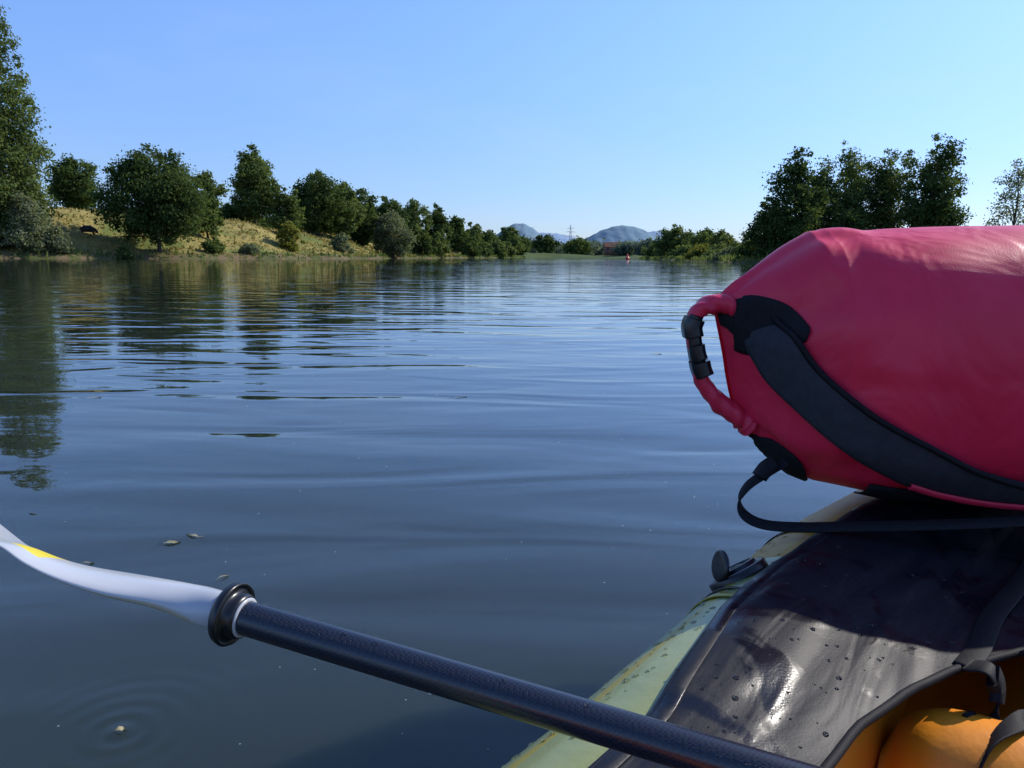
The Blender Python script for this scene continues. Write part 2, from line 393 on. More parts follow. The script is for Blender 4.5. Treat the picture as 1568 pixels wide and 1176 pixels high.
def mass(name, pts, mat, nl, leaf):
    rs = np.random.default_rng(SEED[0]+500); SEED[0] += 1
    acc = Acc()
    for (x, y, h, W) in pts:
        z0 = max(0, gz(x, y)); crown(acc, x, y, z0, h, W, rs, shape='round', base=0, nc=14, nl=nl, leaf=leaf, cr=.22, limbs=False)
    return acc.make(name, [BARK, LM[mat]])
rs = np.random.default_rng(3)
mass('hedgerow', [(-60-i*.8+rs.normal()*1, 158+i*6, 4+2.5*rs.random(), 8) for i in range(11)]+[(-46-rs.random()*4, 180+i*9, 7+3*rs.random(), 9) for i in range(9)]+[(-36-rs.random()*4, 215+i*16, 8+3*rs.random(), 11) for i in range(10)], 'dark', 1300, .5)
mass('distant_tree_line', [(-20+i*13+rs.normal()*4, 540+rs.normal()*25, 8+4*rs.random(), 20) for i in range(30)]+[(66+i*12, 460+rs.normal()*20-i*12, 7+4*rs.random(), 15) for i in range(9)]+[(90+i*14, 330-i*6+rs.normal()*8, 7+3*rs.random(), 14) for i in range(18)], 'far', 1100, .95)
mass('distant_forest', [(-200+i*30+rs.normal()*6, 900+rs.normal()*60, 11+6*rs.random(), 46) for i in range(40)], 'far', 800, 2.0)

def tufts(name, n, xr, yr, dr, hgt, mat, seed):
    rs = np.random.default_rng(seed)
    X = rs.uniform(*xr, n); Y = rs.uniform(*yr, n); d = river_sd(X, Y)
    k = (d > dr[0]) & (d < dr[1]); X, Y = X[k], Y[k]
    Z = ground(X, Y); k = Z > .01; X, Y, Z = X[k], Y[k], Z[k]
    n = len(X); cl = .5+.5*np.sin(X*.8+2*np.sin(Y*.5))*np.sin(Y*.7+X*.2)
    hh = hgt*(.4+.9*rs.random(n))*(.4+.9*cl); a = rs.random(n)*np.pi; wd = .08+.0011*Y*.6
    dx, dy = np.cos(a)*wd, np.sin(a)*wd; lx = rs.normal(size=n)*.15
    P = np.stack([X, Y, Z], 1)
    V = np.stack([P+np.stack([-dx, -dy, 0*X-.05], 1), P+np.stack([dx, dy, 0*X-.05], 1), P+np.stack([dx*.5+lx, dy*.5, hh], 1), P+np.stack([-dx*.6+lx, -dy*.6, hh*.85], 1)], 1).reshape(-1, 3)
    return build(name, V, np.arange(4*n).reshape(n, 4), [LM[mat] if isinstance(mat, str) else mat], tint=rs.random(n))
DRY = leaf_mat('dry_grass_blades', (.20, .17, .055), (.38, .31, .12), .3)
tufts('dry_grass', 40000, (-100, -15), (80, 260), (1.0, 30), .34, DRY, 1)
tufts('shore_weeds', 60000, (-75, 8), (75, 420), (-.6, 1.8), .6, 'mid', 2)
tufts('shore_reeds', 35000, (30, 70), (85, 380), (-.6, 3), .8, 'light', 3)

# hills
HM = simple('forested_hill_haze_tint', (.140, .215, .270), .95, .05, (.165, .24, .29), .02, detail=6)  # blue-green base colour has the distance haze painted in; no air volume
HM2 = simple('far_hill_haze_tint', (.22, .31, .42), .95, .05, (.24, .33, .44), .01)  # farther ridges: paler and bluer, aerial haze put into the colour
def hill(name, cx, cy, wx, wy, h, mat, p=1.6, seed=0):
    u = np.linspace(-1.6, 1.6, 110); U, Vv = np.meshgrid(u, u, indexing='ij')
    r = np.sqrt(U**2+Vv**2)
    z = h*np.exp(-r**p*1.6)-1.5
    X = cx+U*wx; Y = cy+Vv*wy
    z += (1.2*np.sin(X*.09+seed)*np.sin(Y*.05)+.8*np.sin(X*.21+1)+np.random.default_rng(seed).normal(size=z.shape)*.7)*np.clip(z/20, 0, 1)
    build(name, np.stack([X, Y, z], -1).reshape(-1, 3), grid_faces(110, 110)[:, ::-1], mat, smooth=True)
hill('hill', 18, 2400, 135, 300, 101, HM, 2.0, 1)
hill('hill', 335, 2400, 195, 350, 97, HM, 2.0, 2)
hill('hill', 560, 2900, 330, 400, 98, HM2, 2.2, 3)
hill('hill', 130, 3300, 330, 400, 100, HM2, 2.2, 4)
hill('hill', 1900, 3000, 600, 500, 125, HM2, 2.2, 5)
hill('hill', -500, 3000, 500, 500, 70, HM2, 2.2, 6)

# ------------------------------------------------------------------ far structures
def box(cx, cy, cz, sx, sy, sz):
    v = np.array([(i, j, k) for i in (-1, 1) for j in (-1, 1) for k in (-1, 1)], float)*np.array([sx, sy, sz])/2+np.array([cx, cy, cz])
    return v, np.array([(0, 1, 3, 2), (4, 6, 7, 5), (0, 4, 5, 1), (2, 3, 7, 6), (0, 2, 6, 4), (1, 5, 7, 3)])
hx, hy = 62, 480; hz = gz(hx, hy)
house = empty('brick_house')
BR = simple('brick', (.28, .13, .09), .9, .2, (.22, .10, .07), 3); RF = simple('roof_tile', (.20, .09, .06), .8, .2, (.15, .07, .05), 4)
GL = simple('window_glass', (.03, .04, .05), .1); WD = simple('door_wood', (.12, .07, .04), .6)
A = Acc(); A.add(*box(hx, hy, hz+2.5, 11, 7, 5)); A.make('walls', BR, parent=house)
v = np.array([(hx-6, hy-4, hz+5.003), (hx+6, hy-4, hz+5.003), (hx+6, hy+4, hz+5.003), (hx-6, hy+4, hz+5.003), (hx-6, hy, hz+8), (hx+6, hy, hz+8)])
build('roof', v, [(0, 1, 5, 4), (2, 3, 4, 5), (3, 0, 4), (1, 2, 5), (0, 3, 2, 1)], RF, parent=house)
A = Acc()
for i in range(4):
    for j in (1.5, 3.8):
        if i == 2 and j < 2: continue
        A.add(*box(hx-4+i*2.7, hy-3.5, hz+j, 1.1, .1, 1.3))
A.make('windows', GL, parent=house)
A = Acc(); A.add(*box(hx+1.4, hy-3.5, hz+1.1, 1.1, .12, 2.2)); A.make('door', WD, parent=house)
px_, py_ = 66, 900
A = Acc(); pz = gz(px_, py_)
for sx in (-1, 1):
    for sy in (-1, 1):
        A.add(*tube([(px_+sx*3, py_+sy*3, pz), (px_+sx*1, py_+sy*1, pz+22), (px_+sx*.2, py_+sy*.2, pz+35)], .22, 5))
for k in range(8):
    z = k*4; w0 = 3-2*min(z, 22)/22 if z < 22 else .8; w1 = 3-2*min(z+4, 22)/22 if z < 22 else .5
    for sy in (-1, 1):
        A.add(*tube([(px_-w0, py_+sy*w0, pz+z), (px_+w1, py_+sy*w1, pz+z+4)], .12, 4)); A.add(*tube([(px_+w0, py_+sy*w0, pz+z), (px_-w1, py_+sy*w1, pz+z+4)], .12, 4))
for z, wd in ((22, 7), (27, 5.5), (31, 4)):
    A.add(*tube([(px_-wd, py_, pz+z), (px_, py_, pz+z+1.2), (px_+wd, py_, pz+z)], .2, 5)); A.add(*tube([(px_-wd, py_, pz+z), (px_+wd, py_, pz+z)], .15, 5))
A.make('power_pylon', simple('galvanised_steel', (.45, .47, .48), .5, metallic=.3))
A = Acc(); bx, by = 38.5, 262
prof = [(.02, 2.0), (.10, 1.98), (.12, 1.7), (.3, 1.4), (.36, .7), (.7, .5), (.75, .2), (.65, -.2), (.02, -.3)]
V = [(bx+r*math.cos(a*math.pi/8), by+r*math.sin(a*math.pi/8), z) for r, z in prof for a in range(16)]
A.add(V, grid_faces(len(prof), 16, True)); A.make('channel_buoy', simple('buoy_red_paint', (.6, .03, .02), .4), smooth=True)

# ------------------------------------------------------------------ cows
def cow(x, y, rot, mat, graze, s=1.0, sink=.02):
    J = [(0, 0, .98), (.45, 0, .96), (.8, 0, 1.04), (-.4, 0, .98), (-.78, 0, 1.06)]
    E = [(0, 1), (1, 2), (0, 3), (3, 4)]; R = [(.48, .54), (.46, .54), (.38, .46), (.48, .50), (.40, .42)]
    def add(p, pa, r):
        J.append(p); E.append((pa, len(J)-1)); R.append(r if isinstance(r, tuple) else (r, r)); return len(J)-1
    if graze:
        n = add((1.15, 0, .85), 2, (.24, .28)); h = add((1.36, 0, .5), n, (.17, .2)); q = add((1.46, 0, .24), h, .13)
    else:
        n = add((1.10, 0, 1.14), 2, (.24, .30)); h = add((1.32, 0, 1.22), n, (.18, .2)); q = add((1.58, 0, 1.04), h, .13)
    for sy in (-1, 1):
        add((J[h][0]-.03, sy*.26, J[h][2]+.04), h, .06)
        k = add((.75, sy*.22, .60), 2, .2); k = add((.78, sy*.22, .34), k, .13); k = add((.76, sy*.22, .03), k, .10)
        k = add((-.65, sy*.24, .62), 4, .25); k = add((-.82, sy*.24, .38), k, .13); k = add((-.76, sy*.24, .03), k, .10)
    k = add((-1.08, 0, 1.05), 4, .06); add((-1.14, 0, .50), k, .05)
    me = D.meshes.new('cow'); me.from_pydata(J, E, []); me.materials.append(mat)
    ob = D.objects.new('cow', me); COL.objects.link(ob)
    md = ob.modifiers.new('skin', 'SKIN'); md.use_smooth_shade = True
    for i, r in enumerate(R): me.skin_vertices[0].data[i].radius = r
    me.skin_vertices[0].data[0].use_root = True
    ob.modifiers.new('sub', 'SUBSURF').render_levels = 2
    ob.location = (x, y, gz(x, y)-sink); ob.rotation_euler = (0, 0, rot); ob.scale = (s,)*3
cow(-56.4, 103.6, math.radians(25), simple('black_cow_hide', (.018, .017, .017), .6), True, .85, .12)
cow(-53.3, 110.0, math.radians(60), simple('tan_cow_hide', (.35, .22, .13), .7), True, .85)

# ------------------------------------------------------------------ KAYAK
dv = np.array([.64, .768, 0]); nv = np.array([-.768, .64, 0])
def KP(s, n, z): return s*dv+n*nv+np.array([0, 0, z])
S_ = [-1.5, -1.3, -1.0, -.6, 0, .6, 1.0, 1.15, 1.3, 1.46, 1.6, 1.8, 2.0, 2.15]
fnc = lambda s: np.interp(s, S_, [.0, .12, .24, .31, .32, .322, .328, .338, .330, .302, .255, .18, .08, 0])
fzc = lambda s: np.interp(s, S_, [.22, .19, .16, .14, .13, .13, .144, .149, .156, .17, .19, .225, .27, .30])
frr = lambda s: np.interp(s, S_, [.12, .13, .14, .14, .14, .14, .14, .14, .139, .137, .134, .125, .115, .10])
kay = empty('inflatable_kayak')
m_green = simple('kayak_hull_green', (.27, .30, .11), .30, .42, (.22, .25, .085), 6, .0015, 25, coat=.1)
m_olive = simple('kayak_stripe_olive', (.32, .26, .02), .3, .4)
m_must = simple('kayak_mustard', (.52, .28, .025), .45, .25, (.46, .24, .022), 8, .001, 40)
m_orange = simple('kayak_orange', (.85, .29, .015), .42, .5, (.78, .25, .012), 8, .0015, 30)
m, nt, out = new_mat('kayak_black_deck')
bs = N(nt, 'ShaderNodeBsdfPrincipled'); L(nt, bs.outputs[0], out.inputs[0])
c0 = objco(nt); wet = ramp(nt, tex_noise(nt, 7, 4, c0, .6, .8), .48, .62)
bs.inputs['Base Color'].default_value = (.005, .006, .011, 1)
bs.inputs['Specular IOR Level'].default_value = .27
L(nt, mth(nt, 'MULTIPLY_ADD', wet, -.34, .56), bs.inputs['Roughness'])
bp = N(nt, 'ShaderNodeBump'); bp.inputs['Distance'].default_value = .0038
cm = objco(nt, (1, 1, 1), (0, 0, math.radians(-50)))
mp2 = N(nt, 'ShaderNodeMapping'); mp2.inputs['Scale'].default_value = (5, 18, 8); L(nt, cm, mp2.inputs[0])
L(nt, tex_noise(nt, 1, 2.5, mp2.outputs[0], .45, 1.0), bp.inputs['Height'])
bp2 = N(nt, 'ShaderNodeBump'); bp2.inputs['Distance'].default_value = .0002
L(nt, tex_noise(nt, 350, 2, c0), bp2.inputs['Height']); L(nt, bp.outputs[0], bp2.inputs['Normal']); L(nt, bp2.outputs[0], bs.inputs['Normal'])
m_deck = m
m_blk = simple('black_webbing', (.007, .007, .009), .7, .2, (.012, .012, .014), 200, .0004, 900)
m_rub = simple('black_rubber', (.010, .010, .012), .3, .5)
ss = np.linspace(-1.5, 2.15, 170); NP = 60
for side in (1, -1):
    V = []
    for s in ss:
        for j in range(NP):
            ph = 2*math.pi*j/NP
            V.append(KP(s, side*(fnc(s)+frr(s)*math.cos(ph)), fzc(s)+frr(s)*math.sin(ph)))
    F = grid_faces(len(ss), NP, True)
    mi = []
    for i in range(len(ss)-1):
        s = ss[i]
        for j in range(NP):
            ph = (j+.5)*360/NP
            if ph > 92 and ph < 265: k = 3
            elif s > 1.03: k = 2
            elif 54 < ph < 60: k = 1
            else: k = 0
            mi.append(k)
    build('side_tube' if side == 1 else 'side_tube_opposite', np.array(V), F if side == 1 else F[:, ::-1], [m_green, m_olive, m_must, m_orange], mi, smooth=True, parent=kay)
for s0, wd, mt in ((.905, .012, m_olive), (.93, .005, m_rub), (1.19, .03, m_rub)):
    pts = []
    for ph in range(20, 88, 5):
        r = frr(s0)+.002; q = math.radians(ph)
        pts.append(KP(s0+.02*math.sin(q*3), fnc(s0)+r*math.cos(q), fzc(s0)+r*math.sin(q)))
    A = Acc(); A.add(*ribbon(pts, tuple(dv), wd, .002, 3)); A.make('seam_tape', mt, True, kay)
V = []; sf = np.linspace(-1.4, 1.9, 60)
for s in sf:
    for t in np.linspace(-1, 1, 25):
        n = t*fnc(s); V.append(KP(s, n, .075-.015*math.cos(t*math.pi*4)+max(0, s-1)*.08))
build('floor', np.array(V), grid_faces(60, 25), m_orange, smooth=True, parent=kay)
A = Acc(); fb = [KP(.90-.05*(t/.2)**2*.3, t, .125) for t in np.linspace(.185, -.185, 24)]
A.add(*tube(fb, [.088*math.sqrt(max(.05, 1-abs(i/11.5-1)**6)) for i in range(24)], 32)); A.make('inflated_foot_brace', m_orange, True, kay)
n_in = lambda s: np.interp(s, [-.3, .6, .75, .853, .948, 1.037, 1.075, 1.09], [.185, .185, .18, .158, .128, .077, .035, 0])
n_out = lambda s: np.interp(s, [-.3, .3, .6, .84, 1.0, 1.15, 1.29, 1.36, 1.6, 1.9, 2.1], [.32, .32, .325, .366, .366, .350, .335, .32, .25, .13, .03])
def deckz(s, n):
    nc, zc, r = fnc(s), fzc(s), frr(s)
    if n >= nc: z = zc+math.sqrt(max(0, r*r-(n-nc)**2))
    else: z = zc+r-.05*(1-math.exp(-((nc-n)/.13)**2))
    return z+.006
def deckp(s, n, off=0):
    z = deckz(s, abs(n))
    z += .004*mnoise.noise(Vector((s*6, n*18, 1)))+.0022*mnoise.noise(Vector((s*10, n*40, 5)))
    return KP(s, n, z+off)
sA = np.concatenate([np.linspace(-.3, .55, 20), np.linspace(.56, 1.12, 140), np.linspace(1.13, 2.1, 70)])
for side in (1, -1):
    V = []
    for s in sA:
        a0, a1 = n_out(s), n_in(s)
        if a1 > a0: a1 = a0
        for t in np.linspace(0, 1, 60): V.append(deckp(s, side*(a0+(a1-a0)*t)))
    ob = build('deck_cover' if side == 1 else 'deck_cover_opposite', np.array(V), grid_faces(len(sA), 60), m_deck, smooth=True, parent=kay)
    md = ob.modifiers.new('t', 'SOLIDIFY'); md.thickness = .004; md.offset = 0
    sp_ = np.concatenate([np.linspace(-.3, 1.0, 60), np.linspace(1.005, 1.09, 30)])
    A = Acc(); A.add(*tube([deckp(s, side*n_in(s), 0) for s in sp_], .005, 10)); A.make('cockpit_piping', m_blk, True, kay)
A = Acc(); A.add(*ribbon([deckp(s, n_out(s)-.012, .0028) for s in np.linspace(.2, 1.5, 40)], [tuple(nv)]*40, .016, .002, 2)); A.make('deck_edge_tape', m_deck, True, kay)
vs, vn = 1.0, .412
ph = math.acos((vn-fnc(vs))/frr(vs)); nrm = nv*math.cos(ph)+np.array([0, 0, math.sin(ph)])
vc = KP(vs, vn, fzc(vs)+frr(vs)*math.sin(ph))+nrm*.002
t1 = dv; t2 = np.cross(nrm, t1)
def lathe(c, ax, u, v, prof, seg=32):
    V = [c+ax*h+(u*math.cos(2*math.pi*a/seg)+v*math.sin(2*math.pi*a/seg))*r for r, h in prof for a in range(seg)]
    return np.array(V), grid_faces(len(prof), seg, True)
A = Acc()
A.add(*lathe(vc, nrm, t1, t2, [(.044, -.006), (.044, .003), (.040, .005), (.032, .005), (.031, .010), (.027, .011), (.025, .006), (.012, .006), (.011, .010), (.002, .011)]))
A.make('valve_seat', m_rub, True, kay)
A = Acc(); cc = vc-t1*.030+nrm*.022
ax = (nrm*.25-t1*.85+nv*.55); ax /= np.linalg.norm(ax); u = np.cross(ax, nv); u /= np.linalg.norm(u); v_ = np.cross(ax, u)
A.add(*lathe(cc, ax, u, v_, [(.001, .003), (.018, .004), (.022, .002), (.023, 0), (.020, -.003), (.010, -.004), (.001, -.005)]))
A.add(*ribbon([vc-t1*.01+nrm*.01, vc-t1*.028+nrm*.012, cc-nrm*.014], tuple(nv), .012, .003))
A.make('valve_cap', m_rub, True, kay)
A = Acc()
A.add(*ribbon([deckp(.955, .118, .006), KP(.95, .095, .25), KP(.955, .085, .22), KP(.935, .09, .20), KP(.90, .10, .205)], tuple(dv), .030, .003))
A.add(*ribbon([KP(.95, .093, .245), KP(.955, .088, .23), KP(.948, .086, .215)], tuple(dv), .034, .012))
A.add(*ribbon([deckp(1.035, .07, .006), KP(1.02, .06, .25), KP(1.0, .035, .21), KP(.96, .05, .20), KP(.92, .06, .218), KP(.86, .08, .208), KP(.81, .09, .15)], tuple(dv), .022, .003))
A.add(*ribbon([deckp(1.4, .09, .008), deckp(1.25, .10, .006), deckp(1.1, .115, .005), deckp(1.0, .115, .005), deckp(.95, .12, .005)], tuple(nv), .026, .003))
A.make('lashing_straps', m_blk, True, kay)
m_w, nt, out = new_mat('water_droplet'); gl = N(nt, 'ShaderNodeBsdfPrincipled'); L(nt, gl.outputs[0], out.inputs[0])
gl.inputs['Transmission Weight'].default_value = 1; gl.inputs['IOR'].default_value = 1.33; gl.inputs['Roughness'].default_value = .02
A = Acc(); rs = np.random.default_rng(5)
def drop(p, r, nr):
    nr = nr/np.linalg.norm(nr); u = np.cross(nr, [.3, .9, .1]); u /= np.linalg.norm(u); v = np.cross(nr, u)
    A.add(*lathe(p, nr, u*(1+.4*rs.random()), v, [(r, -.0005), (r*.95, r*.2), (r*.7, r*.42), (r*.35, r*.52), (r*.02, r*.56)], 10))
for i in range(220):
    s = rs.uniform(.55, 1.2); a0, a1 = n_out(s), n_in(s); n = a1+(a0-a1)*rs.random()**.7
    drop(deckp(s, n, .0022), rs.choice([.0010, .0015, .0022, .0032], p=[.4, .3, .2, .1]), np.array([0, 0, 1.]))
for i in range(160):
    s = rs.uniform(.5, 1.25); p = math.radians(rs.uniform(38, 72)); r = frr(s)
    q = nv*math.cos(p)+np.array([0, 0, math.sin(p)])
    drop(KP(s, fnc(s), fzc(s))+q*r, rs.choice([.0012, .002, .003], p=[.5, .3, .2]), q)
A.make('water_droplets', m_w, True, kay)

# ------------------------------------------------------------------ DRY BAG
bag = empty('dry_bag')
m, nt, out = new_mat('red_pvc_tarpaulin')
bs = N(nt, 'ShaderNodeBsdfPrincipled'); c0 = objco(nt)
L(nt, mixc(nt, ramp(nt, tex_noise(nt, 5, 3, c0), .35, .65), (.78, .028, .080), (.70, .022, .066)), bs.inputs['Base Color'])
bs.inputs['Roughness'].default_value = .40; bs.inputs['Specular IOR Level'].default_value = .40
tr = N(nt, 'ShaderNodeBsdfTranslucent'); tr.inputs[0].default_value = (.75, .02, .07, 1)
mx = N(nt, 'ShaderNodeMixShader'); mx.inputs[0].default_value = .10
L(nt, bs.outputs[0], mx.inputs[1]); L(nt, tr.outputs[0], mx.inputs[2]); L(nt, mx.outputs[0], out.inputs[0])
bp = N(nt, 'ShaderNodeBump'); bp.inputs['Distance'].default_value = .012; L(nt, tex_noise(nt, 7, 3, c0, .5, .8), bp.inputs['Height'])
bp2 = N(nt, 'ShaderNodeBump'); bp2.inputs['Distance'].default_value = .0003; L(nt, tex_noise(nt, 500, 2, c0), bp2.inputs['Height'])
L(nt, bp.outputs[0], bp2.inputs['Normal']); L(nt, bp2.outputs[0], bs.inputs['Normal'])
m_red = m
XT = [.33, .36, .42, .478, .50, .56, .7, .95, 1.05]
fT = lambda X: np.interp(X, XT, [.630, .655, .70, .744, .748, .745, .753, .760, .752])
fB = lambda X: np.interp(X, [.33, .37, .40, .45, .5, .6, .8, 1.05], [.415, .395, .378, .352, .335, .314, .306, .315])
fD = lambda X: np.interp(X, [.33, .36, .42, .5, .6, .8, 1.05], [.012, .045, .105, .158, .19, .2, .2])
BY = 1.275
def bagp(X, th, off=0, wr=True):
    T, B, Dp = fT(X), fB(X), fD(X)
    c, s = math.cos(th), math.sin(th)
    e = .88
    yy = -Dp*math.copysign(abs(c)**e, c); zz = (T-B)/2*math.copysign(abs(s)**e, s)
    if wr:
        k = math.exp(-max(0, X-.34)/.11)
        f = 1+ k*.10*math.sin(th*9+3*mnoise.noise(Vector((X*6, th*1.5, 0))))*min(1, (X-.33)/.03) + .018*mnoise.noise(Vector((X*7, th*1.3, 2)))+.035*mnoise.noise(Vector((X*16, th*3, 7)))*math.exp(-max(0, X-.4)/.15)
        f += .035*math.exp(-((X-.50)/.06)**2)*math.sin((X-.48)*60+th*3)*max(0, s)**2
        yy *= f; zz *= 1+(f-1)*.5
    L_ = math.hypot(yy, zz)+1e-6
    yy += off*yy/L_ if Dp > .05 else (-off if c > 0 else off); zz += off*zz/L_ if Dp > .05 else 0
    zf = (s+1)/2
    x = X+.055*(1-zf)*math.exp(-((X-.33)/.09)**2)
    return np.array([x, BY+yy, (T+B)/2+zz])
Xs = list(np.linspace(.33, .6, 120))+list(np.linspace(.605, 1.05, 70)); NT = 144
V = [bagp(X, 2*math.pi*j/NT) for X in Xs for j in range(NT)]
for q in (.97, .9, .6, .2, .01):
    for j in range(NT):
        p = bagp(1.05, 2*math.pi*j/NT, wr=False); c = np.array([1.05, BY, .533]); p = c+(p-c)*q; p[0] = 1.05+.035*(1-q**4); V.append(p)
build('bag_body', np.array(V), grid_faces(len(Xs)+5, NT, True), m_red, smooth=True, parent=bag)
def surf(x, z, off):
    X = x
    for _ in range(12):
        T, B = fT(X), fB(X); q = np.clip((z-(T+B)/2)/((T-B)/2), -.999, .999)
        th = math.asin(math.copysign(abs(q)**(1/.88), q)); p = bagp(X, th, off); X += (x-p[0])*.8; X = max(.331, X)
    return p
def bag_strip(name, pts, halfw, off, mat, thick=.006, nw=14, k=10):
    C = catmull([(a, 0, b) for a, b in pts], k); n = len(C); V = []
    Wd = catmull([(h, 0, 0) for h in halfw], k)
    for i in range(n):
        t = C[min(i+1, n-1)]-C[max(i-1, 0)]; t /= np.linalg.norm(t); s = np.array([-t[2], 0, t[0]])
        for j in range(nw):
            a = -1+2*j/(nw-1); p = C[i]+s*a*Wd[i][0]
            V.append(surf(p[0], p[2], off+.004*(1-a*a)))
    ob = build(name, np.array(V), grid_faces(n, nw), mat, smooth=True, parent=bag)
    md = ob.modifiers.new('t', 'SOLIDIFY'); md.thickness = thick; md.offset = 0
    return ob
m_strap = simple('strap_grey_nylon', (.026, .030, .037), .75, .3, (.034, .038, .046), 60, .0006, 700)
bag_strip('shoulder_strap', [(.392, .582), (.405, .560), (.440, .515), (.511, .455), (.604, .403), (.70, .366), (.80, .345), (.9, .34)], [.020, .027, .029, .031, .031, .028, .026, .026], .010, m_strap, .010)
bag_strip('strap_binding', [(.405, .600), (.424, .578), (.464, .529), (.532, .476), (.618, .432), (.711, .393), (.80, .372), (.9, .368)], [.003]*8, .015, m_blk, .004, 4)
bag_strip('anchor_patch', [(.352, .585), (.358, .59), (.385, .59), (.42, .59), (.445, .585)], [.014, .036, .045, .038, .010], .003, m_blk, .003)
bag_strip('lower_anchor_patch', [(.385, .408), (.40, .398), (.43, .378), (.46, .358), (.485, .347)], [.004, .018, .022, .018, .003], .003, m_blk, .003)
bag_strip('lower_webbing', [(.56, .345), (.66, .330), (.74, .322), (.85, .32)], [.012, .016, .018, .018], .006, m_blk, .003, 6)
bag_strip('red_webbing', [(.60, .378), (.66, .360), (.74, .346), (.85, .338)], [.004]*4, .020, m_red, .004, 5)
CL = [(.372, .618), (.345, .6255), (.312, .619), (.296, .590), (.3045, .538), (.320, .492), (.352, .457), (.385, .435), (.40, .42)]
C = catmull([(a, BY-.01, b) for a, b in CL], 8); n = len(C); V = []
Wr = np.interp(np.linspace(0, 1, n), [0, .15, .3, .36, .5, .56, .75, 1], [.026, .020, .016, .012, .011, .013, .020, .024])
for i in range(n):
    t = C[min(i+1, n-1)]-C[max(i-1, 0)]; t /= np.linalg.norm(t); s = np.array([-t[2], 0, t[0]])
    for j in range(20):
        a = 2*math.pi*j/20; rr = Wr[i]*(1+.14*math.sin(i*1.3+j*.9)*.6+.08*math.sin(i*.7+j*.6))
        V.append(C[i]+s*math.copysign(abs(math.cos(a))**.7, math.cos(a))*rr*.8+np.array([0, 1, 0])*math.sin(a)*(rr*1.0+.004))
build('rolled_closure', np.array(V), grid_faces(n, 20, True), [m_red], smooth=True, parent=bag)
A = Acc()
A.add(*ribbon([(.300, BY-.012, .607), (.296, BY-.012, .590), (.3045, BY-.012, .54), (.312, BY-.012, .520)], (0, 1, 0), .034, .020))
A.add(*ribbon([(.298, BY-.016, .602), (.294, BY-.016, .588), (.297, BY-.016, .572)], (0, 1, 0), .042, .027))
A.add(*ribbon([(.302, BY-.016, .560), (.305, BY-.016, .545), (.309, BY-.016, .535)], (0, 1, 0), .038, .022))
A.add(*ribbon([(.309, BY-.016, .532), (.312, BY-.016, .52), (.317, BY-.016, .508)], (0, 1, 0), .042, .028))
A.make('side_release_buckle', m_rub, False, bag)
A = Acc()
A.add(*ribbon([(.43, 1.17, .385), (.404, 1.165, .371), (.372, 1.16, .350), (.358, 1.155, .328), (.362, 1.14, .308), (.385, 1.12, .300), (.43, 1.10, .303), (.50, 1.09, .308), (.58, 1.085, .312), (.70, 1.09, .315), (.8, 1.1, .318)], (.25, .8, .45), .020, .0035))
A.add(*ribbon([(.412, 1.165, .384), (.398, 1.165, .374), (.388, 1.163, .362)], (.25, .8, .45), .028, .014))
A.make('tail_strap', m_blk, True, bag)

# ------------------------------------------------------------------ PADDLE
pad = empty('kayak_paddle')
R0 = np.array([-.252, .656, .376]); ax = np.array([.949, -.305, -.112]); ax /= np.linalg.norm(ax)
m, nt, out = new_mat('carbon_shaft')
bs = N(nt, 'ShaderNodeBsdfPrincipled'); L(nt, bs.outputs[0], out.inputs[0]); c0 = objco(nt)
ch = N(nt, 'ShaderNodeTexChecker'); ch.inputs['Scale'].default_value = 420; L(nt, c0, ch.inputs['Vector'])
L(nt, mixc(nt, ch.outputs['Fac'], (.008, .010, .020), (.016, .021, .036)), bs.inputs['Base Color'])
bs.inputs['Roughness'].default_value = .30; bs.inputs['Coat Weight'].default_value = .25; bs.inputs['Coat Roughness'].default_value = .15
bp = N(nt, 'ShaderNodeBump'); bp.inputs['Distance'].default_value = .0003; L(nt, ch.outputs['Fac'], bp.inputs['Height']); L(nt, bp.outputs[0], bs.inputs['Normal'])
m_carb = m
A = Acc(); A.add(*tube([R0+ax*t for t in np.linspace(-.01, 1.45, 60)], .0152, 40)); A.make('shaft', m_carb, True, pad)
u = np.cross(ax, [0, 0, 1]); u /= np.linalg.norm(u); v_ = np.cross(ax, u)
A = Acc(); A.add(*lathe(R0, ax, u, v_, [(.0155, .012), (.019, .012), (.0205, .008), (.0205, .002), (.026, 0), (.0275, .003), (.029, 0), (.0275, -.006), (.024, -.009), (.018, -.009), (.0175, -.013)], 48)); A.make('drip_ring', m_rub, True, pad)
A = Acc(); A.add(*lathe(R0, ax, u, v_, [(.0153, .0135), (.0172, .0135), (.0180, .0125), (.0180, .011)], 48))
m_white = simple('blade_white', (.48, .49, .50), .28, .5, (.40, .42, .44), 10, coat=.3)
m_yel = simple('blade_yellow', (.70, .56, .02), .35); m_beige = simple('blade_underside', (.46, .42, .33), .4)
A.make('ring_collar', m_white, True, pad)
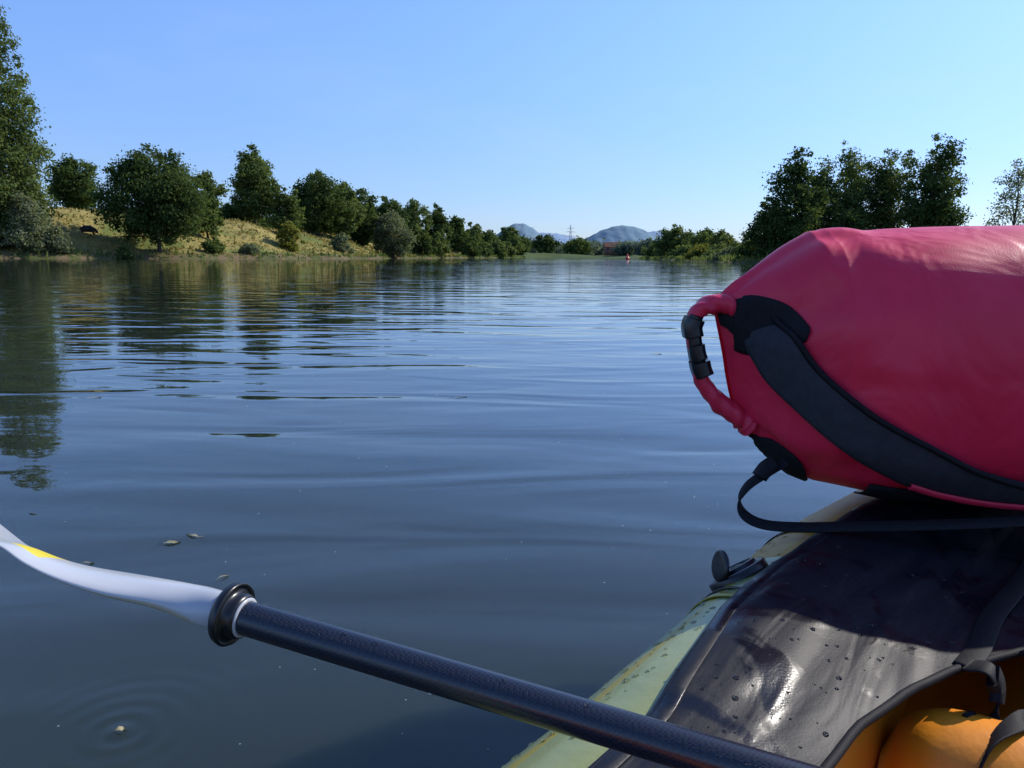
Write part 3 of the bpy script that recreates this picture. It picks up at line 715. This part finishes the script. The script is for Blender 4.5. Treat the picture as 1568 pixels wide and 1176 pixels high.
def blade(name, org, C, Wv, Aa, Bb, M=24):
    C = catmull(C, 8); Wv = catmull(Wv, 8); AB = catmull([(a, b, 0) for a, b in zip(Aa, Bb)], 8); n = len(C); V = []; mi = []
    for i in range(n):
        t = C[min(i+1, n-1)]-C[max(i-1, 0)]; t /= np.linalg.norm(t)
        w_ = Wv[i]-t*np.dot(Wv[i], t); w_ /= np.linalg.norm(w_); q = np.cross(t, w_)
        if q[2] < 0: q = -q
        for j in range(M):
            a = 2*math.pi*j/M
            ww = math.cos(a)*AB[i][0]; camb = -.12*ww*ww/max(AB[i][0], .02)
            V.append(C[i]+w_*ww+q*(math.sin(a)*AB[i][1]+camb))
    F = grid_faces(n, M, True)
    V.append(C[-1]); k = len(V)-1
    F = np.vstack([F, [((n-1)*M+j, (n-1)*M+j+1, (n-1)*M+(j+2) % M, k) for j in range(0, M, 2)]])
    for i in range(n-1):
        for j in range(M):
            mi.append(1 if (34 <= i <= 40 and 5 <= j <= 8) else (2 if (j >= 12 and 10 < i < 34) else 0))
    mi += [0]*(len(F)-len(mi))
    build(name, np.array(V), F, [m_white, m_yel, m_beige], mi, smooth=True, parent=pad)
cpts = [(-.240, .652, .375), (-.268, .662, .3775), (-.31, .680, .381), (-.365, .697, .386), (-.425, .715, .392), (-.462, .727, .398), (-.50, .74, .408), (-.545, .755, .430), (-.60, .775, .466), (-.65, .79, .50), (-.69, .80, .53)]
wv = [(-.2, .8, .4), (-.2, .85, .25), (-.3, .9, -.15), (-.4, .85, -.2), (-.5, .8, -.3), (-.52, .8, -.37), (-.45, .8, -.30), (-.4, .8, -.22), (-.4, .8, -.2), (-.4, .8, -.2), (-.4, .8, -.2)]
blade('blade', R0, cpts, wv, [.0165, .0175, .026, .042, .058, .068, .078, .082, .08, .06, .02], [.0165, .0165, .013, .009, .006, .005, .004, .004, .004, .004, .003])
R1 = R0+ax*1.45
c2 = [R1+ax*t+np.array([0, 0, .25*t*t]) for t in (-.01, .03, .08, .14, .2, .27, .34, .4, .44)]
blade('blade_opposite', R1, c2, [(0, .5, .8)]*9, [.0165, .018, .03, .05, .07, .08, .08, .06, .02], [.0165, .0165, .012, .008, .005, .004, .004, .004, .003])
A = Acc()
for t, a in ((.115, 1.0), (.145, .9), (.26, 1.2), (.20, -1.2), (.33, .8)):
    nr = np.array([0, -.25, 1.]) if a > 0 else np.array([0, -.4, -1.]); nr -= ax*np.dot(nr, ax); nr /= np.linalg.norm(nr)
    drop(R0+ax*t+nr*.0150, .0025, nr)
A.make('shaft_droplets', m_w, True, pad)

# ------------------------------------------------------------------ floating leaves and specks
m_fl = simple('floating_leaf', (.35, .30, .16), .6, .4, (.20, .18, .08), 80); m_fp = simple('pollen_fluff', (.55, .55, .50), .8)
def fleaf(x, y, L_, W_, rot, mat):
    n = 10; V = []
    for i in range(n):
        t = i/(n-1); wd = W_*math.sin(math.pi*t)**.8*(1+.25*math.sin(i*2.3))
        for a in (-1, -.4, 0, .4, 1):
            px, py = (t-.5)*L_, a*wd/2
            V.append((x+px*math.cos(rot)-py*math.sin(rot), y+px*math.sin(rot)+py*math.cos(rot), .002+.003*abs(a)*(t)+.002*math.sin(t*5)))
    A = Acc(); A.add(np.array(V), grid_faces(n, 5)); A.add(*tube([(x-.5*L_*math.cos(rot), y-.5*L_*math.sin(rot), .002), (x-.8*L_*math.cos(rot+.2), y-.8*L_*math.sin(rot+.2), .003)], .0006, 4))
    A.make('floating_leaf', mat, True)
for x, y, l, wd, r in [(-.83, 1.79, .040, .016, .2), (-.80, 1.84, .04, .010, 2.7), (-.26, 3.79, .07, .006, .1), (-.63, 1.59, .026, .005, .9), (-.966, 1.66, .03, .005, .1),
                       (-2.05, 3.7, .07, .010, .1), (1.06, 5.6, .07, .03, 0), (-.578, 1.04, .016, .011, .3)]:
    fleaf(x, y, l, wd, r, m_fl)
A = Acc(); rs = np.random.default_rng(9)
for i in range(150):
    y = 1.0+rs.random()**1.5*8; x = rs.uniform(-.66, .5)*y; r = rs.uniform(.0009, .0026)*(.6+.28*y)
    a = rs.random()*3; A.add(np.array([(x+r*math.cos(a+k*math.pi/2)*(1 if k % 2 else .6), y+r*math.sin(a+k*math.pi/2)*(1 if k % 2 else .6), .003) for k in range(4)]), [(0, 1, 2, 3)])
A.make('floating_specks', m_fp)
